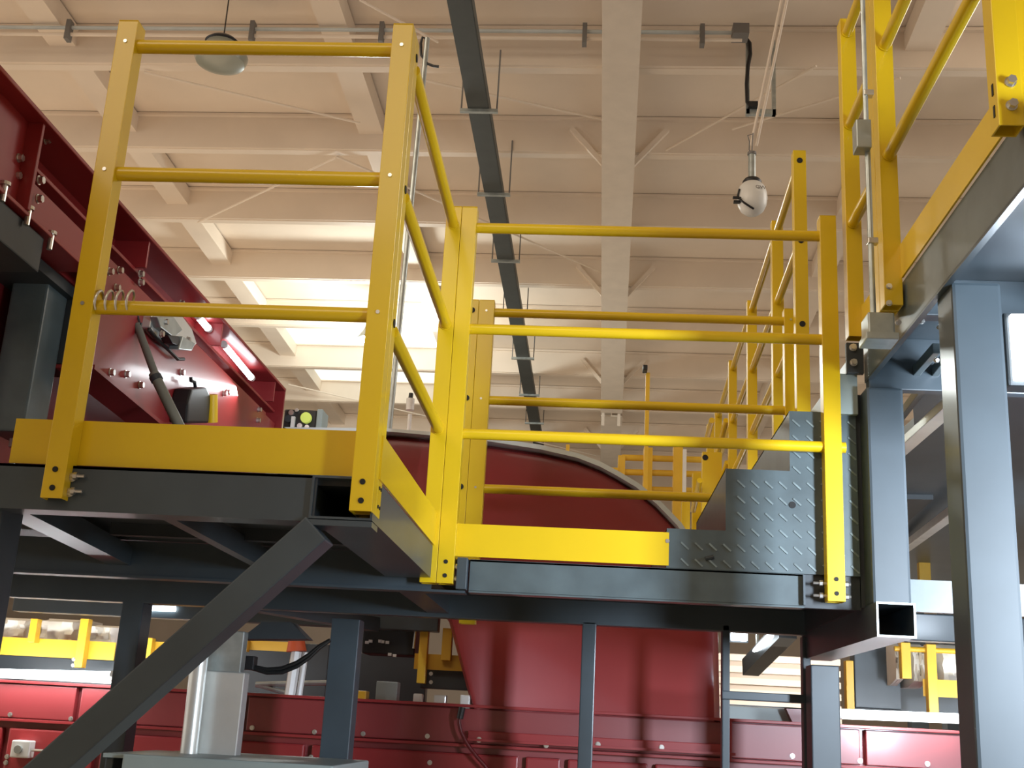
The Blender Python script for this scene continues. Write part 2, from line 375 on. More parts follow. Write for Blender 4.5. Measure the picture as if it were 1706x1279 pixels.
for px, py in ((75,233),(30,263),(42,275),(26,292),(38,304)): hexbolt(gd, at(px, py, 'x', GX-.048), (1,0,0), .009, .011)
for px, py in ((64,300),(62,331),(197,450),(181,452),(192,479),(232,456),(232,470),(209,623),(232,641),(183,620),(301,620),(300,505),(378,653),(372,655),(430,682),(428,700)):
    hexbolt(gd, at(px, py, 'x', GX-.031), (1,0,0), .0095, .012)
for y in [3.44, 3.71, 4.19, 4.42]: hexbolt(gd, (GX-.079, y, 2.813), (1,0,0), .007, .008)
# lit tubes in the girder recess
for k, (pa, pb_) in enumerate((((330,527),(346,546)), ((374,575),(418,628)))):
    a, c = at(*pa, 'x', GX-.058), at(*pb_, 'x', GX-.058)
    lt = thing('led_tube', a, ('short', 'longer')[k] + ' lit white tube in the recess of the red girder, ' + ('just under the yellow rail', 'nearer its far end')[k], 'lamp', 'lit tubes in the red girder')
    MB().cyl(a, c, .012, 12).build('tube', LED, lt, smooth=True)
    for e, f in ((a, c), (c, a)): MB().cyl(e, e + (e-f).normalized()*.016, .014, 12).build('end_cap', WHT, lt, smooth=True)
area('girder_tube_light', (GX+.07, 4.2, 2.77), (GX-.04, 4.05, 2.58), .6, .04, 1.6, (.9, .97, 1))
# machine under the girder, on an adjustable foot
mb_ = thing('red_machine', (-1.9, 3.7, 2.08), 'dark red machine standing on a grey square leg under the red girder', 'machine')
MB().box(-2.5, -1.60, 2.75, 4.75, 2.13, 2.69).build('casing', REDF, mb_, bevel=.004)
MB().box(-1.60, -1.585, 2.75, 4.75, 2.30, 2.315).build('seam', RED, mb_)
MB().box(-2.5, -1.55, 2.85, 4.75, 2.08, 2.14).build('plinth', GRYD, mb_, bevel=.004)
MB().box(GX-.60, GX-.06, 2.98, 3.10, 2.47, 2.69).build('rear_head_beam', GRYD, mb_, bevel=.004)
MB().box(GX-.90, GX-.10, 2.60, 3.10, 2.66, 2.69).build('soffit_plate', GRYD, mb_)
MB().box(GX-.34, GX-.03, 1.5, 2.62, 2.60, 2.69).build('head_beam', GRYD, mb_, bevel=.004)
xR = at(106, 540, 'y', 2.98).x
zt_ = 2.58
lg = MB().box(xR-.10, xR, 2.86, 2.98, 2.255, 2.69).build('support_leg', CHK, mb_, bevel=.006)
MB().box(xR-.9, xR-.10, 2.93, 2.97, at(20, 556, 'y', 2.93).z, at(20, 512, 'y', 2.93).z).build('cross_bar', GRY, lg, bevel=.004)
q = Vector((xR-.045, 2.92, 2.255))
b = MB(); b.cyl(q+Vector((0,0,-.17)), q+Vector((0,0,0)), .008, 12); b.cyl(q+Vector((0,0,-.03)), q+Vector((0,0,-.008)), .018, 6)
b.cyl(q+Vector((0,0,-.175)), q+Vector((0,0,-.165)), .035, 18); b.build('adjusting_foot', ZINC, lg)
for px, py in ((6,322),(46,362),(84,403)):
    q = at(px, py, 'x', GX-.02); b = MB(); b.cyl(q+Vector((0,0,.02)), q+Vector((0,0,.028)), .012, 12); b.cyl(q+Vector((0,0,-.02)), q+Vector((0,0,.02)), .007, 10); b.build('hanging_bolt', ZINC, mb_)
# things hung by the girder
mech = thing('latch_mechanism', at(285, 560, 'x', GX), 'silver and black latch mechanism bolted on the red girder side', 'mechanism')
xm = GX + .02
def px_poly(pts, x0, x1, name, m, par, bev=.003):
    b = MB(); P_ = [at(px, py, 'x', x1) for px, py in pts]
    b.poly([(p.y, p.z) for p in P_], 'x', x0, x1); return b.build(name, m, par, bevel=bev)
px_poly([(254,522),(302,524),(320,548),(328,572),(318,582),(290,582),(262,560),(250,545)], GX-.04, GX-.005, 'base_plate', ALU, mech)
px_poly([(262,528),(290,528),(305,550),(290,562),(268,545)], GX-.005, GX+.02, 'body', GALV, mech)
px_poly([(280,558),(298,560),(302,578),(288,572)], GX-.005, GX+.025, 'slot', BLK, mech)
px_poly([(305,560),(326,572),(320,584),(298,582)], GX-.005, GX+.03, 'jaw', GALV, mech)
b = MB(); b.path([at(x, y, 'x', GX-.01) for x, y in ((252,526),(248,550),(262,566),(280,582),(296,598),(306,598))], .006); b.build('lever', BLK, mech, smooth=True)
for px, py in ((275,536),(312,566),(268,556)): hexbolt(mech, at(px, py, 'x', GX+.018), (1,0,0), .009, .008)
hd = thing('black_and_yellow_tool', at(340, 700, 'x', GX), 'black strapped tool with a yellow cylinder hanging on the red plate above the toe board', 'tool')
px_poly([(320,648),(344,645),(352,660),(348,705),(312,705),(314,672)], GX-.03, GX+.03, 'pouch', BLK, hd, .008)
a, c = at(353, 657, 'x', GX+.03), at(353, 703, 'x', GX+.03); MB().cyl(a, c, .020, 18).build('yellow_cylinder', YLW, hd, smooth=True)
b = MB(); b.path([at(x, y, 'x', GX+.0) for x, y in ((326,648),(324,636),(318,634),(318,628))], .006); b.build('hook', BLK, hd, smooth=True)
# rack fork and pole
fk = thing('fork_pole', at(300, 706, 'y', 3.3), 'grey pole with a wire fork head leaning behind the lowest yellow rail', 'pole')
yf = 3.25
MB().cyl(at(228, 540, 'y', yf), at(262, 634, 'y', yf), .0115, 14).build('pole', mat('dull_grey_paint', (.13,.13,.11), .5), fk, smooth=True)
MB().cyl(at(256, 622, 'y', yf), at(300, 712, 'y', yf), .0155, 14).build('lower_tube', mat('dull_grey_green_paint', (.15,.15,.12), .5), fk, smooth=True)
MB().cyl(at(258, 626, 'y', yf), at(262, 634, 'y', yf), .018, 14).build('clamp_ring', GRYD, fk, smooth=True)
b = MB(); b.cyl(at(197, 538, 'y', yf), at(236, 540, 'y', yf), .005, 8)
for x0, x1 in ((187, 200), (204, 212), (215, 224), (228, 233)): b.cyl(at(x0, 520, 'y', yf), at(x1, 539, 'y', yf), .0032, 8)
b.build('wire_head', GRYD, fk)
for k, px in enumerate((163, 180, 197, 215)):
    q = at(px, 503, 'y', YC+.024)
    b = MB(); pts = []
    R_ = .026
    for t in range(15):
        a = math.radians(-60 + t*(300/14)); pts.append((q.x + .006*math.sin(a) + (t-7)*.0012, q.y + R_*math.cos(a), q.z + R_*math.sin(a)))
    b.path(pts, .0028, 8)
    tag(b.build('wire_hook', ZINC, smooth=True), ('leftmost silver wire hook on the lowest rail, touching the left post', 'second silver wire hook from the left post on the lowest rail', 'third silver wire hook from the left post on the lowest rail', 'silver wire hook on the lowest rail, farthest from the left post')[k], 'hook', 'wire hooks on the lowest rail')
cb = thing('control_box', at(500, 712, 'y', 4.95), 'small black control box with round lit button behind the toe board', 'control box')
a, c = at(474, 681, 'y', 4.95), at(526, 716, 'y', 4.95); MB().box(a.x, c.x, 4.95, 5.05, c.z-.5, a.z).build('box', BLK, cb, bevel=.008)
MB().box(c.x, c.x+.025, 4.94, 5.06, c.z-.5, a.z+.003).build('side_cover', BOXG, cb, bevel=.004)
q = at(511, 697, 'y', 4.95); MB().cyl(q, q+Vector((0,-.02,0)), .024, 18).build('lit_button', GRN, cb, smooth=True)
for px, py, rr_ in ((486,688,.012),(495,684,.008),(481,698,.016),(500,710,.012),(512,712,.010)):
    q = at(px, py, 'y', 4.95); MB().cyl(q, q+Vector((0,-.012,0)), rr_, 12).build('switch', ZINC if rr_ < .013 else GRYD, cb)
q = at(489, 702, 'y', 4.95); MB().box(q.x-.008, q.x+.008, 4.935, 4.95, q.z-.03, q.z+.02).build('slide', WHT, cb)
# ================================================================== RED HOPPER
hp = thing('red_hopper', (-.3, 5.5, 1.55), 'big round-shouldered red hopper with pale rubber edging behind the guardrails', 'hopper')
out = [(-1.35, 2.79), (-.9, 2.80), (-.68, 2.79), (-.45, 2.775), (-.23, 2.75), (-.07, 2.72), (.03, 2.685), (.11, 2.645), (.19, 2.60), (.28, 2.53), (.37, 2.44), (.43, 2.35), (.485, 2.24), (.525, 2.12), (.545, 2.0), (.556, 1.54)]
left = [(-.43, 1.54), (-.59, 2.0), (-.78, 2.25), (-1.05, 2.5), (-1.35, 2.70)]
pr = out + left
b = MB(); cx, cz = -.15, 2.1
rings = []
for sc_, y in ((.80, 5.0), (.90, 4.985), (.955, 4.99), (.985, 5.02), (1.0, 5.07), (1.0, 6.6)):
    rings.append([b.bm.verts.new(((cx + (x-cx)*sc_) , y, (z if z < 1.6 else cz + (z-cz)*sc_))) for x, z in pr])
for u, v_ in zip(rings, rings[1:]):
    for i in range(len(pr)): b.bm.faces.new((u[i], u[(i+1)%len(pr)], v_[(i+1)%len(pr)], v_[i]))
b.bm.faces.new(rings[0]); b.bm.faces.new(rings[-1][::-1])
b.build('shell', RED, hp, smooth=True)
b = MB(); n = len(out) - 2
ol = [b.bm.verts.new(p) for (x, z) in out[:n] for p in ()]
vs = []
for x, z in out[:n]:
    dx, dz = x-cx, z-cz; l = math.hypot(dx, dz); ux, uz = dx/l*.008, dz/l*.008
    for y, k in ((4.93, 1), (4.93, -1.6), (5.30, -1.6), (5.30, 1)): vs.append((x+ux*k, y, z+uz*k))
fs = []
for i in range(n-1):
    for j in range(4): fs.append((4*i+j, 4*i+(j+1)%4, 4*i+4+(j+1)%4, 4*i+4+j))
fs += [(0,1,2,3), (4*n-4, 4*n-3, 4*n-2, 4*n-1)]
b._add(vs, fs); b.build('edging', RIM, hp, smooth=True)
MB().box(-.47, .60, 4.93, 5.02, 1.525, 1.535).build('foot_flange', RED, hp)
MB().box(-.47, .57, 4.955, 4.97, 1.53, 1.565).build('flange_upstand', RED, hp, bevel=.003)
for px, py in ((798,1232),(910,1241),(996,1240),(1102,1245)): hexbolt(hp, at(px, py, 'y', 4.955), (0,-1,0), .009, .008)
# ================================================================== RED BED (bottom)
bed = thing('red_machine_bed', (-.6, 5.1, 0), 'long red machine bed with bolted panels along the bottom of the view', 'machine')
bt = 1.655
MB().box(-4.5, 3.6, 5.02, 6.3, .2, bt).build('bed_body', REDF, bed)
MB().box(-4.5, 3.6, 4.97, 6.3, bt, bt+.012).build('top_flange', RED, bed, bevel=.002)
xs = [-4.5, -3.2, at(130,1180,'y',5).x, at(410,1180,'y',5).x, at(590,1180,'y',5).x-.02, .575, at(1436,1230,'y',5).x, 2.2, 3.6]
for i, (x0, x1) in enumerate(zip(xs, xs[1:])):
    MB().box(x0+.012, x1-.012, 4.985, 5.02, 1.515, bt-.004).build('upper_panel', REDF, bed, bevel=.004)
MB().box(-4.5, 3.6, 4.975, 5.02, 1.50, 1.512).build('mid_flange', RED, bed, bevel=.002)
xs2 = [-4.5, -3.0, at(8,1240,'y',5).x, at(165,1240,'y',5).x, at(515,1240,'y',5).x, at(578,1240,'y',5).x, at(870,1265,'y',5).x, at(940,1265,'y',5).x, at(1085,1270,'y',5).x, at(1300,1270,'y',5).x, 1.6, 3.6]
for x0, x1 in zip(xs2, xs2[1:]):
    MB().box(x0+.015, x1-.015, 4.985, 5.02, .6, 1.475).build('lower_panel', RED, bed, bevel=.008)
for px, py in ((17,1190),(118,1197),(205,1262),(420,1212),(524,1219),(605,1222),(712,1226),(518,1261),(716,1270),(582,1272),(592,1273),(12,1260),(10,1270),(1213,1252),(1320,1259),(1433,1267),(1545,1272)):
    hexbolt(bed, at(px, py, 'y', 4.984), (0,-1,0), .008, .007)
MB().box(*(lambda a, c: (a.x, c.x, 4.96, 4.985, 1.50, bt))(at(1208,1200,'y',4.97), at(1219,1200,'y',4.97))).build('joint_strip', RED, bed, bevel=.002)
# small devices on the bed
sw = thing('limit_switch', at(33, 1262, 'y', 4.9), 'small white plastic limit switch with metal rod on the red bed, bottom left corner', 'switch')
a, c = at(20, 1232, 'y', 4.93), at(46, 1263, 'y', 4.93); MB().box(a.x, c.x, 4.93, 4.985, c.z, a.z).build('housing', WHT, sw, bevel=.006)
q = at(30, 1248, 'y', 4.925); MB().cyl(q+Vector((0,.006,0)), q+Vector((0,-.006,0)), .016, 18).build('dial', GALV, sw)
MB().cyl(at(45, 1249, 'y', 4.95), at(72, 1250, 'y', 4.95), .005, 8).build('rod', ZINC, sw)
rc = thing('red_cable', at(770, 1190, 'y', 4.9), 'dark red cable with black plug hanging down the front of the red bed', 'cable')
b = MB(); b.path([at(x, y, 'y', 4.93) for x, y in ((765,1195),(765,1205),(768,1218),(775,1233),(784,1247),(796,1262),(808,1275),(818,1290))], .008, 10); b.build('cable', RCB, rc, smooth=True)
MB().cyl(at(770, 1178, 'y', 4.93), at(766, 1197, 'y', 4.93), .014, 12).build('plug', BLK, rc, smooth=True)
def pbx(par, x0, y0, x1, y1, Y, d, name, m, bev=0):   # box whose front face spans the pixel rectangle on the plane y = Y
    xm_, ym_ = (x0+x1)/2, (y0+y1)/2
    b = MB(); b.box(at(x0, ym_, 'y', Y).x, at(x1, ym_, 'y', Y).x, Y, Y+d, at(xm_, y1, 'y', Y).z, at(xm_, y0, 'y', Y).z)
    return b.build(name, m, par, bevel=bev)
for k, (x0, y0, x1, y1, mm, lab) in enumerate(((688,1155,703,1167,WHT,'small cream connector block on the red bed under the yellow bracket'),(722,1157,743,1171,ALU,'little silver clip beside the cream connector on the red bed'),(766,1157,783,1176,WHT,'white hexagonal plug at the edge of the red hopper, above a red cable'))):
    o = pbx(None, x0, y0, x1, y1+4, 5.0, .05, 'connector', mm, .006); tag(o, lab, 'connector')
# LED tubes in front of the bed
for px0, px1, py0, py1, lab in ((-60, 185, 1120, 1126, 'long lit white tube lamp above the red bed at lower left'), (1402, 1608, 1189, 1197, 'long lit white tube lamp above the red bed at lower right')):
    a, c = at(px0, py0, 'y', 4.93), at(px1, py1, 'y', 4.93)
    lt = thing('tube_lamp', a, lab, 'lamp')
    MB().cyl(a, c, .019, 16).build('tube', LED, lt, smooth=True)
    MB().box(a.x, c.x, 4.965, 4.975, a.z-.014, a.z+.02).build('fitting', WHT, lt, bevel=.003)
    for e, s in ((a, -1), (c, 1)): MB().cyl(e, e+Vector((s*.025,0,0)), .021, 16).build('end_cap', WHT, lt, smooth=True)
    area('tube_lamp_light', ((a.x+c.x)/2, 4.90, a.z+.01), ((a.x+c.x)/2, 5.0, a.z-.12), c.x-a.x, .04, 3.8, (.9, .96, 1))
# ================================================================== PLATFORM STEELWORK
pf = thing('platform_frame', (-.4, 3.4, 0), 'dark grey steel frame of beams and columns carrying the lower walkway', 'platform frame')
ZB = 1.993
MB().box(-1.33, -.595, YC+.03, YC+.05, ZB, 2.085).box(-1.33, -.595, YC+.03, YC+.10, ZB-.006, ZB).box(-1.33, -.595, YC+.03, YC+.10, 2.079, 2.085).build('front_channel', GRY, pf)
b = MB(); b.tube((-.5255, YC+.02, 2.038), (-.5255, Y2-.03, 2.038), .135, .092, .005); b.build('side_tube', GRY, pf)
MB().box(-.594, -.583, YC+.026, YC+.032, ZB, 2.084).build('weld_seam', GRYD, pf)
MB().box(-1.6, -.46, YC+.05, 4.6, 2.068, 2.080).build('deck_plate', GRYD, pf)
for x in (-1.30, -.95):
    MB().bar((x+.02, YC+.08, 2.02), (x-.10 if x < -1.2 else x, Y2, 2.02), .07 if x < -1.2 else .03, .055).build('joist', GRY, pf)
for y in (2.75, 3.1): MB().box(-1.3, -.6, y, y+.03, 2.035, 2.068).build('deck_rib', GRYD, pf)
MB().box(-1.75, -.46, Y2, Y2+.006, 1.962, 2.066).box(-1.75, -.36, Y2-.01, Y2+.045, 1.956, 1.963).build('inner_beam', GRY, pf)
MB().box(-2.2, 3.2, Y3-.06, Y3, 1.960, 2.056).build('rear_beam', GRY, pf, bevel=.004)
MB().box(-2.6, -.66, 5.25, 5.33, 1.972, 2.07).build('rear_beam', GRY, pf, bevel=.004)
MB().bar((-1.30, Y3, 1.99), (-.95, 5.25, 1.99), .07, .06).build('diagonal_tie', GRY, pf)
MB().bar((-.55, Y2+.05, 2.01), (-.55, Y3-.06, 2.01), .08, .07).build('cross_tube', GRY, pf)
# step landing
MB().box(-.35, .612, Y2, Y2+.006, 1.965, 2.055).box(-.35, .612, Y2, Y2+.05, 1.960, 1.966).box(-.35, .612, Y2, Y2+.05, 2.050, 2.056).build('landing_channel', CHK, pf)
MB().box(-.385, -.355, Y2-.035, Y2+.03, 1.965, 2.056).build('end_bracket', GRY, pf, bevel=.002)
MB().box(-.46, .78, Y2+.02, Y3-.01, 2.045, 2.057).build('landing_plate', GRYD, pf)
MB().box(.61, .775, Y2+.012, Y2+.03, 1.962, 2.06).build('corner_gusset', GRYD, pf)
MB().box(.773, .790, Y2+.012, Y3-.08, 1.97, 2.60).build('closure_strip', GRYD, pf)
MB().box(.607, .613, Y2-.02, Y2+.0, 1.967, 2.052).build('post_lug', GRY, pf)
# right side tube that sticks out towards the viewer, with its open end
b = MB(); b.tube((.833, 3.30, 1.925), (.833, 4.45, 1.925), .103, .092, .005); b.build('cantilever_tube', GRY, pf)
b = MB(); b.tube((.833, 3.298, 1.925), (.833, 3.301, 1.925), .105, .094, .0055); b.build('cut_edge', GALV, pf)
MB().box(.787, .893, Y2-.08, Y2+.02, 1.971, 2.60).build('landing_column', GRY, pf, bevel=.008)
MB().box(.90, 3.2, Y2, Y2+.02, 1.965, 2.055).build('right_channel', CHK, pf)
# columns under
cl = at(42, 848, 'y', 2.56).x
MB().box(cl-.13, cl, 2.46, 2.56, 0, 2.066).build('column', GRY, pf, bevel=.006)
def colpx(x0, x1, ytop, ymid, Y, m=GRY, d=.08, z0=0):
    a, c = at(x0, ymid, 'y', Y), at(x1, ymid, 'y', Y); z = at((x0+x1)/2, ytop, 'y', Y).z
    return MB().box(a.x, c.x, Y, Y+d, z0, z).build('column', m, pf, bevel=.004)
colpx(966, 990, 1035, 1160, 4.36, d=.05)
colpx(540, 588, 1030, 1170, 4.36, d=.09)
colpx(190, 226, 1000, 1100, 4.36, d=.10)
colpx(1352, 1400, 1108, 1190, 4.2, d=.10)
colpx(1203, 1216, 1040, 1150, 4.36, d=.05)
colpx(1338, 1352, 1060, 1150, 4.36, d=.05, z0=0)
a, c = at(1203, 1150, 'y', 4.34), at(1352, 1172, 'y', 4.34); MB().box(a.x, c.x, 4.34, 4.39, c.z, a.z).build('cross_rail', GRY, pf, bevel=.003)
a, c = at(1203, 1172, 'y', 4.38), at(1352, 1182, 'y', 4.38); MB().box(a.x, c.x, 4.38, 4.40, c.z, a.z).build('cross_rail_lip', GRYD, pf)
# diagonal brace of the left platform
p0, p1 = Vector((-.545, YC+.055, 2.0)), Vector((-.545 - 1.3*.74, YC+.055, 2.0 - 1.3*.673))
p0 = Vector((-.575, YC+.06, 1.972)); dv = Vector((-.702, 0, -.712))
p1 = p0 + dv*1.05
MB().bar(p0 - dv*.0, p1, .066, .085, up=(0,1,0)).build('diagonal_brace', GRY, pf, bevel=.004)
MB().box(-.60, -.458, YC+.02, YC+.09, 1.978, 1.99).build('brace_cap', GRY, pf)
# funnel-shaped gusset below the rear beam
b = MB(); P_ = [at(x, y, 'y', 4.2) for x, y in ((400,1064),(436,1036),(485,1036),(512,1064))]
b.poly([(p.x, p.z) for p in P_], 'y', 4.2, 4.3); b.build('gusset', GRYD, pf)
# platform bolts
for z in (2.061, 2.028):
    hexbolt(pf, (-1.118, YC+.028, z-.002), (0,-1,0), .008, .006)
    b = MB(); b.cyl((-1.118, YC+.02, z), (-1.088, YC+.02, z), .004, 8); b.cyl((-1.112, YC+.02, z), (-1.104, YC+.02, z), .008, 6); b.build('bolt', ZINC, pf)
for z in (2.03, 1.995):
    b = MB(); b.cyl((-.395, Y2-.02, z), (-.37, Y2-.02, z), .004, 8); b.cyl((-.39, Y2-.02, z), (-.381, Y2-.02, z), .0085, 6); b.build('bolt', ZINC, pf)
    b = MB(); b.cyl((.635, Y2-.02, z), (.74, Y2-.02, z), .004, 8); b.cyl((.652, Y2-.02, z), (.662, Y2-.02, z), .0085, 6); b.cyl((.723, Y2-.02, z), (.733, Y2-.02, z), .0085, 6); b.build('bolt', ZINC, pf)
# ================================================================== STEPS
st = thing('chequer_plate_steps', (.5, 3.86, 2.057), 'dark chequer plate steps climbing from the landing to the upper deck', 'steps')
prof = [(.22,2.057),(.22,2.172),(.39,2.172),(.39,2.357),(.577,2.357),(.577,2.54),(.772,2.54),(.772,2.057)]
def inside(x, z, m=.012):
    if not (.22+m < x < .772-m and z > 2.057+m): return False
    top = 2.172 if x < .39+m else 2.357 if x < .577+m else 2.54
    return z < top - m
def stringer(y0, y1, name, studs):
    b = MB(); b.poly(prof, 'y', y0, y1)
    b2 = MB()
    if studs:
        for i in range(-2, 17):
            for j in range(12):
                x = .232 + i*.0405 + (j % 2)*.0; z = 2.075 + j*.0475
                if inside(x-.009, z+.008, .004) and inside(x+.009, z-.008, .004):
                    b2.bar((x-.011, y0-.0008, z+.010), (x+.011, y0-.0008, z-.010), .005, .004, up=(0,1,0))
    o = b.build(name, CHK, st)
    if studs: tag(b2.build('raised_studs', GLINT, o), 'raised studs with painted glint', kind='stuff')
    return o
stringer(Y2, Y2+.006, 'side_plate', True); stringer(Y3-.03, Y3-.024, 'side_plate', False)
for x, z0, z1 in ((.22, 2.057, 2.172), (.39, 2.172, 2.357), (.577, 2.357, 2.54), (.772, 2.54, 2.735)):
    b = MB(); b.box(x, x+.005, Y2+.006, Y3-.03, z0, z1)
    b.build('riser', CHK, st)
for x0, x1, z in ((.22,.39,2.172),(.39,.577,2.357),(.577,.772,2.54)):
    MB().box(x0, x1, Y2+.006, Y3-.03, z-.005, z).build('tread', CHK, st)
q = at(1320, 841, 'y', Y2); plug(st, q, (0,-1,0), .010)
q = at(1182, 930, 'y', Y2); 
b = MB(); b.cyl(at(1182,931,'y',Y2)+Vector((-.012,-.004,0)), at(1182,931,'y',Y2)+Vector((.012,-.004,.006)), .006, 8); b.build('weld_blob', GRYD, st)
# ================================================================== GUARDRAILS
g = thing('guardrail', (-.8, YC+.05, 2.09), 'yellow tube guardrail at the front of the left platform, with toe board and hooks', 'guardrail')
post(g, -1.169, YC, 2.008, 3.168, dots=RZ); post(g, -.505, YC, 2.008, 3.168, dots=RZ)
for z in RZ: rail(g, (-1.123, YC+.024, z), (-.503, YC+.024, z))
MB().box(-1.275, -.505, YC+.048, YC+.053, 2.090, 2.190).build('toe_board', YEL, g)
g = thing('guardrail', (-.48, 2.95, 2.09), 'yellow guardrail running back from the front corner post to the tall double post', 'guardrail')
post(g, -.505, YC+.050, 2.008, 3.168, dots=(), feet=()); post(g, -.4895, Y2-.046, 1.978, 3.16)
for z in (RZ[0]+.01, RZ[1], RZ[2]):
    plug(g, (-.457, YC+.074, z), (1,0,0), .010)
for z in (3.10, 2.765, 2.435):
    rail(g, (-.466, YC+.098, z), (-.466, Y2-.046, z)); collar(g, (-.466, Y2-.046, z), (0,-1,0))
for z in (2.07, 2.03):
    for y in (YC+.065, YC+.085): plug(g, (-.457, y, z), (1,0,0), .004)
MB().box(-.458, -.453, YC+.048, Y2-.046, 2.086, 2.182).build('toe_board', YEL, g)
g = thing('guardrail', (.13, Y2, 2.06), 'yellow guardrail of three long rails in front of the landing and steps', 'guardrail')
post(g, -.4405, Y2-.046, 1.978, 3.16); post(g, .670, Y2-.046, 1.978, 3.158, wx=.050)
RC = (3.097, 2.760, 2.428)
for z in RC: rail(g, (-.394, Y2-.022, z), (.673 if z > 2.5 else .735, Y2-.022, z))
MB().box(-.394, .226, Y2-.012, Y2-.007, 2.062, 2.158).build('toe_board', YEL, g)
plug(g, at(1112, 901, 'y', Y2-.012), (0,-1,0), .006, ZINC, 'rivet')
g = thing('guardrail', (.13, Y3, 2.06), 'yellow guardrail at the back of the landing, showing black round plugs', 'guardrail')
RT = (3.180, 2.815, 2.462)
TP = 3.226
post(g, -.530, Y3, 2.057, TP, plugs=RT, wx=.050)
post(g, -.479, Y3, 1.948, TP, dots=RT, wx=.062)
for z in RT: rail(g, (-.418, Y3+.024, z), (.727 if z > 2.5 else .57, Y3+.024, z), r=.0178)
post(g, .727, Y3, 2.76, TP, dots=(3.18,), feet=(), wx=.052)
g = thing('guardrail', (.77, 3.2, 2.76), 'short yellow guardrail panel on the upper deck edge, just behind the conduit', 'guardrail')
UZ = (3.80, 3.468, 3.132)
post(g, .748, Y2-.05, 2.765, 3.852, feet=()); post(g, .743, 2.992, 2.70, 3.86, feet=())
for z in UZ: rail(g, (.770, 3.04, z), (.770, Y2-.05, z)); collar(g, (.770, Y2-.052, z), (0,-1,0))
MB().box(.788, .793, 3.04, Y2-.05, 2.762, 2.86).build('toe_board', YEL, g)
g = thing('guardrail', (.77, 2.5, 2.76), 'yellow guardrail sloping up at top right towards the viewer, with wide toe board', 'guardrail')
post(g, .743, 2.94, 2.70, 3.86, feet=()); post(g, .743, 2.05, 2.735, 3.86, feet=())
for z in UZ: rail(g, (.770, 2.098, z), (.770, 2.94, z)); collar(g, (.770, 2.938, z), (0,-1,0))
MB().box(.788, .793, 2.098, 2.94, 2.775, 2.868).build('toe_board', YEL, g)
for z in (2.745, 2.72): pass
for px, py in ((1481,477),(1481,505)): hexbolt(g, at(px, py, 'y', 2.94), (0,-1,0), .0065, .006)
for px, py in ((1683,137),(1685,176)): hexbolt(g, at(px, py, 'y', 2.05), (0,-1,0), .009, .012)
for px, py in ((1654,150),(1657,186)): q = at(px, py, 'x', .743); MB().box(.7415, .7435, q.y-.004, q.y+.004, q.z-.012, q.z+.012).build('slot', HOLE, g)
g = thing('guardrail', (1.4, 2.12, 2.76), 'yellow guardrail end cut by the right edge of the photo, beside the bolted corner post', 'guardrail')
post(g, .797, 2.08, 2.76, 3.2, feet=()); post(g, 2.0, 2.08, 2.76, 3.86, feet=())
for z in UZ[1:]: rail(g, (.845, 2.104, z), (2.0, 2.104, z))
MB().box(.845, 2.05, 2.128, 2.133, 2.775, 2.868).build('toe_board', YEL, g)
# long guardrail running away on the far side
g = thing('guardrail', (.80, 5.4, 2.76), 'long yellow guardrail on the upper deck receding behind the steps', 'guardrail')
zt = 3.83
tops = [at(x, y, 'z', zt) for x, y in ((1332,250),(1295,367),(1253,500),(1221,600),(1197,680))]
for i, p in enumerate(tops):
    w_ = .050
    post(g, p.x-w_/2, p.y, 2.72, zt, plugs=(zt-.045, zt-.385, zt-.725) if i == 0 else (), feet=(), wx=w_)
for p, q in zip(tops, tops[1:]):
    for dz in (.05, .385, .72): rail(g, (p.x, p.y+.024, zt-dz), (q.x, q.y+.01, zt-dz)); collar(g, (q.x, q.y, zt-dz), (0,-1,0))
g = thing('guardrail', (.95, 8.2, 2.1), 'farthest yellow guardrail posts beyond the steps, the nearest one wide with a black plug', 'guardrail')
for x0, x1, yt, yb_, Y, pl_ in ((1170,1203,752,905,7.2,1), (1154,1170,787,905,7.6,0), (1178,1190,706,800,7.9,0), (1136,1150,835,905,8.2,0)):
    a = at(x0, yt, 'y', Y); c = at(x1, yt, 'y', Y); zb_ = at((x0+x1)/2, yb_, 'y', Y).z
    MB().box(a.x, c.x, Y, Y+.06, zb_, a.z).build('post', YEL, g, bevel=.003)
    if pl_: plug(g, at(1175, 762, 'y', Y), (0,-1,0), .018)
for (x0, y0), (x1, y1) in (((1210,700),(1190,775)), ((1212,770),(1186,862)), ((1166,800),(1155,850)), ((1186,700),(1178,730))):
    rail(g, at(x0, y0, 'y', 7.1), at(x1, y1, 'y', 7.5), .018)
# far orange-yellow guardrails on the distant platform
Yf = 11.0
zd_ = at(1090, 900, 'y', Yf).z
fd = thing('distant_deck', (1.4, Yf, 0), 'distant grey deck carrying the orange-yellow guardrail beyond the hopper', 'deck')
MB().box(-.3, 3.4, Yf-.25, Yf+1.2, zd_-.12, zd_).build('deck_slab', GRYD, fd)
for x, y in ((-.2, 10.85), (3.2, 10.85), (-.2, 12), (3.2, 12)): MB().box(x-.08, x+.08, y-.08, y+.08, 0, zd_-.12).build('column', GRYD, fd)
g = thing('guardrail', at(1090, 870, 'y', Yf), 'distant orange-yellow guardrail seen between the red hopper and the steps', 'guardrail')
for x0, x1, yt, yb_ in ((1028,1040,758,900),(1071,1086,745,900),(1121,1137,742,900)):
    pbx(g, x0, yt, x1, yb_, Yf, .12, 'post', YELF, .004)
for y in (762, 786, 814):
    rail(g, at(1036, y, 'y', Yf+.06), at(1180, y+4, 'y', Yf+.06), .03, YELF)
rail(g, at(1000, 783, 'y', Yf), at(1030, 784, 'y', Yf), .03, YELF)
ws = pbx(None, 1137, 748, 1143, 900, Yf-.1, .05, 'light_strip', WHT); tag(ws, 'narrow white strip standing beside the last distant orange post', 'strip')
